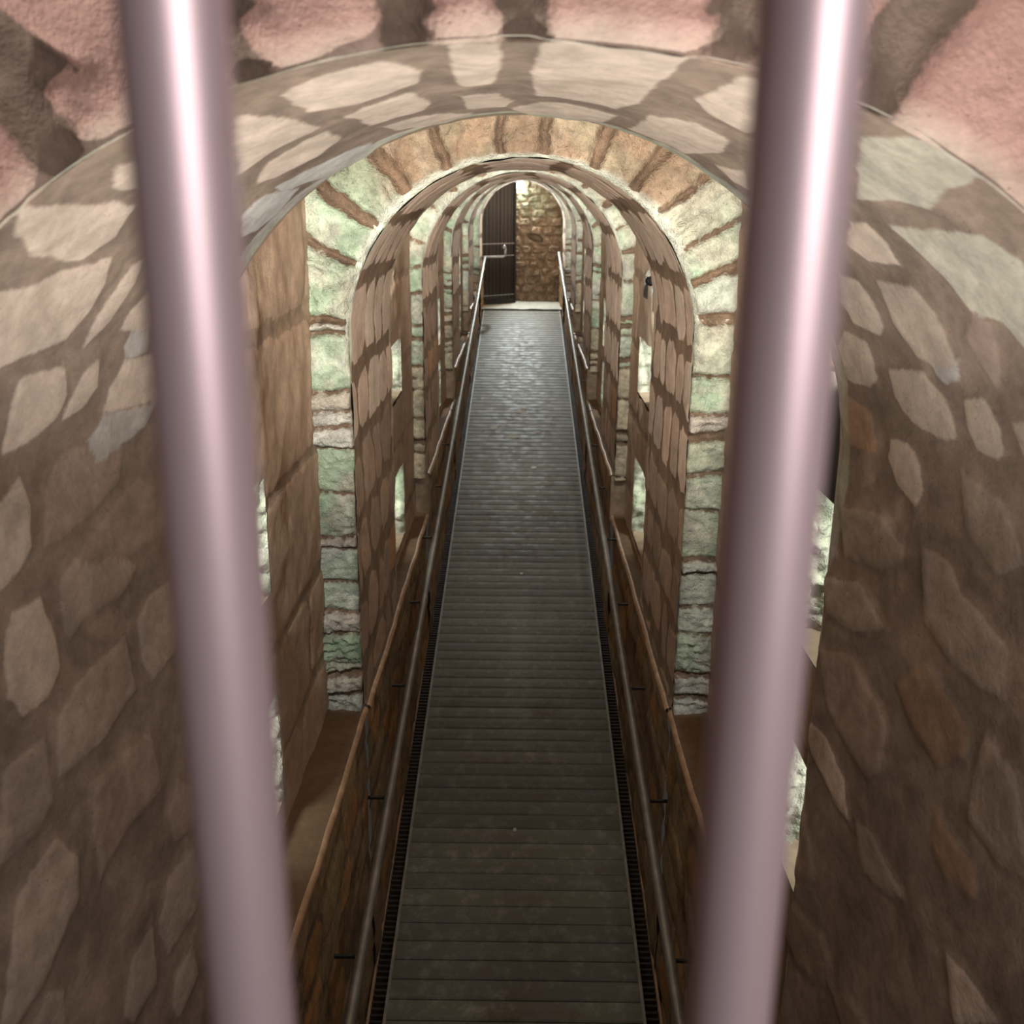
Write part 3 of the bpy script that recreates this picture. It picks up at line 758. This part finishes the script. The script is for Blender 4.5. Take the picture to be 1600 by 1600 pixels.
o = m.build('decking', M_ramp, ramp); o.matrix_parent_inverse = inv
m = MB()
m.box(-.59, .59, 1.6, yl, floor_z(1.6) - .075, floor_z(1.6) - .055, sl, (.35, .35, .35))
o = m.build('bearer', M_ramp, ramp); o.matrix_parent_inverse = inv
for s in (-1, 1):
    m = MB(); a, c = sorted((s * .592, s * .606))
    m.box(a, c, 1.6, yl, floor_z(1.6) - .07, floor_z(1.6) + .007, sl)
    o = m.build('edge_strip', M_metal, ramp); o.matrix_parent_inverse = inv; o['label'] = 'thin pale metal edge strip'
M_spot = flat_mat('pale_droppings', (0.62, 0.62, 0.56), 0.7, 0, 0.1, 20, 0)
for cx, cy, ra, rb in ((-.085, 11.05, .055, .035), (.0, 11.85, .07, .03), (.03, 11.8, .045, .03), (-.30, 11.3, .06, .025), (-.12, 11.6, .05, .02), (.2, 11.2, .035, .02), (-.18, 12.9, .03, .02), (-.22, 10.4, .03, .015), (.14, 10.2, .035, .02), (-.01, 5.05, .012, .01), (.02, 8.0, .015, .01)):
    pts = []
    for q in range(14):
        a = 2 * math.pi * q / 14; rr_ = r.uniform(.7, 1.15)
        pts.append((cx + ra * rr_ * math.cos(a), cy + rb * 1.6 * rr_ * math.sin(a), floor_z(cy + rb * 1.6 * rr_ * math.sin(a)) + .004))
    m = MB(); m.quad(pts)
    o = m.build('pale_stain', M_spot, ramp); o.matrix_parent_inverse = inv; o['label'] = 'pale whitish stain'

# drains along both sides of the ramp
for s in (-1, 1):
    root = empty('drain_channel', (s * .64, 3, floor_z(3) - .06))
    tag(root, 'dark ribbed drain channel between the ramp and the %s low wall' % ('left' if s < 0 else 'right'), 'drain', 'drains beside the ramp')
    inv = Matrix.Translation(-root.location)
    m = MB(); a, c = sorted((s * .607, s * .675))
    m.box(a, c, 1.6, yl, floor_z(1.6) - .10, floor_z(1.6) - .055, sl)
    o = m.build('channel', M_drain, root); o.matrix_parent_inverse = inv
    m = MB(); y = 1.7
    while y < yl - .05:
        m.box(a, c, y, y + .012, floor_z(y) - .056, floor_z(y) - .028 + r.uniform(-.002, .002), sl)
        y += .034
    o = m.build('grating', M_drain, root); o.matrix_parent_inverse = inv
    m = MB(); a, c = sorted((s * .672, s * .684))
    m.box(a, c, 1.6, yl, floor_z(1.6) - .10, floor_z(1.6) - .012, sl, )
    o = m.build('rim', M_ledge, root); o.matrix_parent_inverse = inv

# ------------------------------------------------------------------ handrails
def rz(y): return -3.2 + .145 * y
for s in (-1, 1):
    ye = 16.45 if s < 0 else 16.85
    root = empty('handrail', (s * .585, 2.4, rz(2.4)))
    tag(root, ('grey steel handrail on the left wall, its end bent across before the dark door' if s < 0 else
               'grey steel handrail on the right wall, ending straight beside the rough end wall'), 'handrail', 'handrails along the ramp')
    inv = Matrix.Translation(-root.location)
    m = MB(); X = s * .585
    m.tube([(X, y, rz(y)) for y in np.linspace(2.4, ye, 30)], .021)
    o = m.build('rail', M_metal, root, True); o.matrix_parent_inverse = inv
    if s < 0:
        m = MB(); z = rz(ye)
        m.tube([(X, ye, z), (X + .02, ye + .02, z), (-.30, ye + .06, z + .005), (-.272, ye + .06, z + .02), (-.265, ye + .06, z + .05), (-.268, ye + .06, z + .13)], .017, 12)
        o = m.build('end_return', M_metal, root, True); o.matrix_parent_inverse = inv; o['label'] = 'pale rail end bent across and up'
        m = MB()
        m.tube([(-.285, ye + .06, z + .12), (-.285, ye + .06, z + .13), (-.285, ye + .06, z + .15), (-.285, ye + .06, z + .17), (-.285, ye + .06, z + .18)], [.01, .028, .034, .028, .01], 12)
        k = m.build('knob', M_metal, root, True); k.matrix_parent_inverse = inv
    y = 3.24
    while y < ye - .2:
        m = MB(); a, c = sorted((s * .60, s * .70))
        m.box(a, c, y - .006, y + .006, rz(y) - .03, rz(y) - .018)
        a, c = sorted((s * .59, s * .602)); m.box(a, c, y - .006, y + .006, rz(y) - .03, rz(y) - .008)
        o = m.build('bracket', M_black, root); o.matrix_parent_inverse = inv
        if abs(y - 3.24) < .01: o['label'] = 'small black wall bracket'
        y += .885

# ------------------------------------------------------------------ end wall, door, lamp
xs = axis(-.85, .85, .011); zs = axis(-1.75, .6, .011)
X, Z = np.meshgrid(xs, zs, indexing='ij')
# coursed rubble: cells of irregular stones
rr_ = random.Random(12); cells = []
z = -1.75
while z < .6:
    h = rr_.uniform(.1, .17); x = -.9 + rr_.uniform(-.1, 0)
    while x < .9:
        l = rr_.uniform(.12, .26); cells.append((x + l / 2 + rr_.uniform(-.02, .02), z + h / 2 + rr_.uniform(-.02, .02), rr_.uniform(0, .045), rr_.uniform(.8, 1.15))); x += l
    z += h
cs = np.array(cells)
wx = X + .02 * fbm(X * 8, Z * 8, 1, 3, 1); wz = Z + .015 * fbm(X * 8, Z * 8, 4, 3, 2)
d1 = np.full(X.shape, 9.0); d2 = d1.copy(); pr = X * 0; tn_ = X * 0
for cx, cz, p_, t_ in cs:
    d = np.hypot((wx - cx) * .75, (wz - cz) * 1.25)
    nu = d < d1
    d2 = np.where(nu, d1, np.minimum(d2, d)); pr = np.where(nu, p_, pr); tn_ = np.where(nu, t_, tn_); d1 = np.minimum(d1, d)
e = np.clip((d2 - d1 + .02 * fbm(X * 18, Z * 18, 7, 3, 4)) / .07, 0, 1); e = e * e * (3 - 2 * e)
disp = e * (.025 + pr) + .024 * fbm(X * 16, Z * 16, 1, 4, 9, ridge=True) + .01 * fbm(X * 45, Z * 45, 1, 2, 10)
hole = ((wx - .21) / .13) ** 2 + ((wz + .56 + .25 * (wx - .21)) / .06) ** 2
disp = np.where(hole < 1, -.16 * (1 - hole) ** .3, disp)
g = np.clip(1.0 - np.hypot((X - .1) / .5, (Z - .12) / .55) + .35 * fbm(X * 6, Z * 6, 2, 3, 3), 0, 1)[..., None]
col = np.array((0.22, 0.15, 0.095)) * tn_[..., None] * (1 - g) + np.array((0.30, 0.31, 0.2)) * g
me = grid_mesh('wall_end', np.stack([X, END_Y - disp, Z], -1), {'sd': (e - .12) * .03, 'kc': col}, None, flip=True)
tag(link('wall_back', me, M_rock), kind='structure')

door = empty('door_1', (-.66, 16.98, floor_z(16.5) + .02)); door['kind'] = 'structure'
ang = math.atan2(.5, .53)
door.rotation_euler = (0, 0, ang)
Ld = .735; H = 2.05
pn = 9; m = MB(); r = random.Random(3)
for i in range(pn):
    a = i * Ld / pn; c = a + Ld / pn - .008; f = r.uniform(.0, .006); k = r.uniform(.7, 1.3)
    m.box(a, c, -f, .035, .0, H, c=(k, k, k))
m.box(0, Ld, .02, .05, 0, H)
o = m.build('plank', M_door, door, bevel=.003)
o.name = 'plank_panel'
for zz, hh in ((.13, .012), (.76, .016), (.95, .016), (1.1, .0)):
    if not hh: continue
    m = MB(); m.box(-.01, Ld, -.018, -.004, zz, zz + hh)
    o = m.build('strap', M_metal, door); 
m = MB(); m.box(Ld - .03, Ld, -.03, .06, 0, H)
m.build('edge_post', M_black, door)
m = MB(); m.box(.0, Ld, -.03, .03, -.02, .07)
m.build('kick_board', M_black, door)

def emis(name, col, st):
    m, nt, b = nm(name)
    b.inputs['Base Color'].default_value = (*col, 1)
    b.inputs['Emission Color'].default_value = (*col, 1); b.inputs['Emission Strength'].default_value = st
    return m
M_glow = emis('lit_lamp_glass', (0.93, 0.96, 1.0), 14)
lampr = empty('wall_lamp', (-.045, END_Y - .06, .28))
tag(lampr, 'small square glowing lamp on the end wall above the door edge', 'lamp')
m = MB(); m.box(-.055, .055, -.05, .02, -.055, .055)
m.build('glass', M_glow, lampr, bevel=.015)
m = MB(); m.box(-.065, .065, .02, .06, -.065, .065)
m.build('base', M_metal, lampr, bevel=.006)
area('end_lamp_beam', (-.045, END_Y - .13, .27), (-.045, END_Y - 4, -1.3), .1, .1, END_LAMP, (0.93, 1.0, 0.98), 170)
l = bpy.data.lights.new('end_lamp_light', 'POINT'); l.energy = 3.0; l.color = (0.93, 1.0, 0.98); l.shadow_soft_size = .05
o = bpy.data.objects.new('end_lamp_light', l); C.objects.link(o); o.location = (-.045, END_Y - .2, .24)

# ------------------------------------------------------------------ spotlights hidden behind the arches
M_shade = flat_mat('white_lamp_housing', (0.75, 0.74, 0.68), 0.4, 0, 0.05, 10, 0)
def spotlight(b, side, x, z, label):
    Y = SEG[b][1] + .07
    nx_ = SEG[b + 1][0]
    root = empty('spotlight', (x, Y, z)); tag(root, label, 'spotlight', 'spotlights on the backs of the arches')
    m = MB(); m.box(-.012, .012, -.075, .01, -.012, .012)
    m.build('arm', M_black, root)
    m = MB(); m.tube([(0, -.035, 0), (0, -.03, 0), (0, .03, 0), (0, .035, 0)], [.012, .026, .026, .022], 14)
    m.build('housing', M_black, root, True)
    m = MB(); m.tube([(0, .0, .022), (0, .0, .028), (0, 0, .05), (0, 0, .062)], [.028, .028, .016, .006], 14)
    m.build('cap', M_shade, root, True)
    m = MB(); e = -side * .0065; m.box(min(e, e - side * .002), max(e, e - side * .002), .05, .22, -.30 if not (b == 1 and side > 0) else -.10, .0)
    m.build('added_shield', M_black, root)  # plate added to keep the beam off the ramp
    m = MB(); e = side * .03; m.box(min(e, e + side * .002), max(e, e + side * .002), .03, .22, -.08, .06)
    m.build('added_shield', M_black, root)  # outer plate added to cut the hot patch on the recess wall
    return Y, nx_
for b in range(5):
    W, cr = SEG[b][2], SEG[b][3]
    for side in (-1, 1):
        x = side * (W + .055); z = -.38 + .02 * b
        if b == 1 and side > 0: x, z = .672, -.385
        Y, nx_ = spotlight(b, side, x, z, ('small black spotlight with a white cap peeking out behind the second arch on the right' if (b == 1 and side > 0) else
              'black spotlight hidden behind the %s arch on the %s' % (('nearest', 'second', 'third', 'fourth', 'fifth')[b], 'left' if side < 0 else 'right')))
        mid = LEDGE[b] * .5 + .02
        spot('spotlight_beam', (x, Y + .05, z), (side * (W + .02), nx_, -.90 + (LEDGE[b] + 2.16) * .6), SPOT_W[b], COOL, 60 if b == 0 else 66, .12, .005)
        spot('added_fill', (x - side * .022, Y + .06, z), (-x * .25, nx_ + 1.2, .2), FILL_W[b], WARM, 92, 1.0, .008)  # added fill beam, brightens the dark vault linings
    Y = SEG[b][1] + .05; nx_ = SEG[b + 1][0]
    if b == 0:
        zt = cr + .06
    else: zt = cr + .05
    root = empty('strip_light', (0, Y, zt)); tag(root, 'slim strip light hidden at the crown behind the %s arch' % ('nearest', 'second', 'third', 'fourth', 'fifth')[b], 'strip light', 'strip lights behind the crowns')
    m = MB(); m.box(-.2, .2, -.045, .0, -.012, .012); m.build('housing', M_shade, root, bevel=.003)
    area('strip_light_beam', (0, Y + .01, zt), (0, nx_, SEG[b + 1][3] + .35), .5, .02, STRIP_W[b], COOL, 75)

# ------------------------------------------------------------------ barred gate in front of everything
gate = empty('barred_gate', (0, .30, -.93))
tag(gate, 'gate of two blurred pinkish grey round metal bars right in front', 'gate')
m = MB(); m.tube([(-.0943, 0, z) for z in np.linspace(0, 1.5  , 8)], .0147, 40)
m.build('bar', M_bar, gate, True)
m = MB(); m.tube([(.0766, 0, z) for z in np.linspace(0, 1.5  , 8)], .0147, 40)
m.build('bar', M_bar, gate, True)
for z in (0, 1.5):
    m = MB(); m.box(-.6, .6, -.012, .012, z - .02, z + .02); m.build('cross_rail', M_bar, gate)
m = MB(); m.box(-1.2, 1.2, .05, .55, -1.1, -.955, c=(.3, .24, .18))
tag(m.build('trim_%d' % tn, M_revl), kind='structure')
# shell around the visitor side
m = MB()
m.quad([(-1.6, 1.25, -2.2), (-1.6, -1.8, -2.2), (-1.6, -1.8, 1.3), (-1.6, 1.25, 1.3)])
tag(m.build('wall_left', M_revl), kind='structure')
m = MB()
m.quad([(1.6, 1.25, -2.2), (1.6, -1.8, -2.2), (1.6, -1.8, 1.3), (1.6, 1.25, 1.3)])
tag(m.build('wall_right', M_revl), kind='structure')
m = MB()
m.quad([(-1.6, 1.25, 1.3), (-1.6, -1.8, 1.3), (1.6, -1.8, 1.3), (1.6, 1.25, 1.3)])
tag(m.build('ceiling', M_revl), kind='structure')
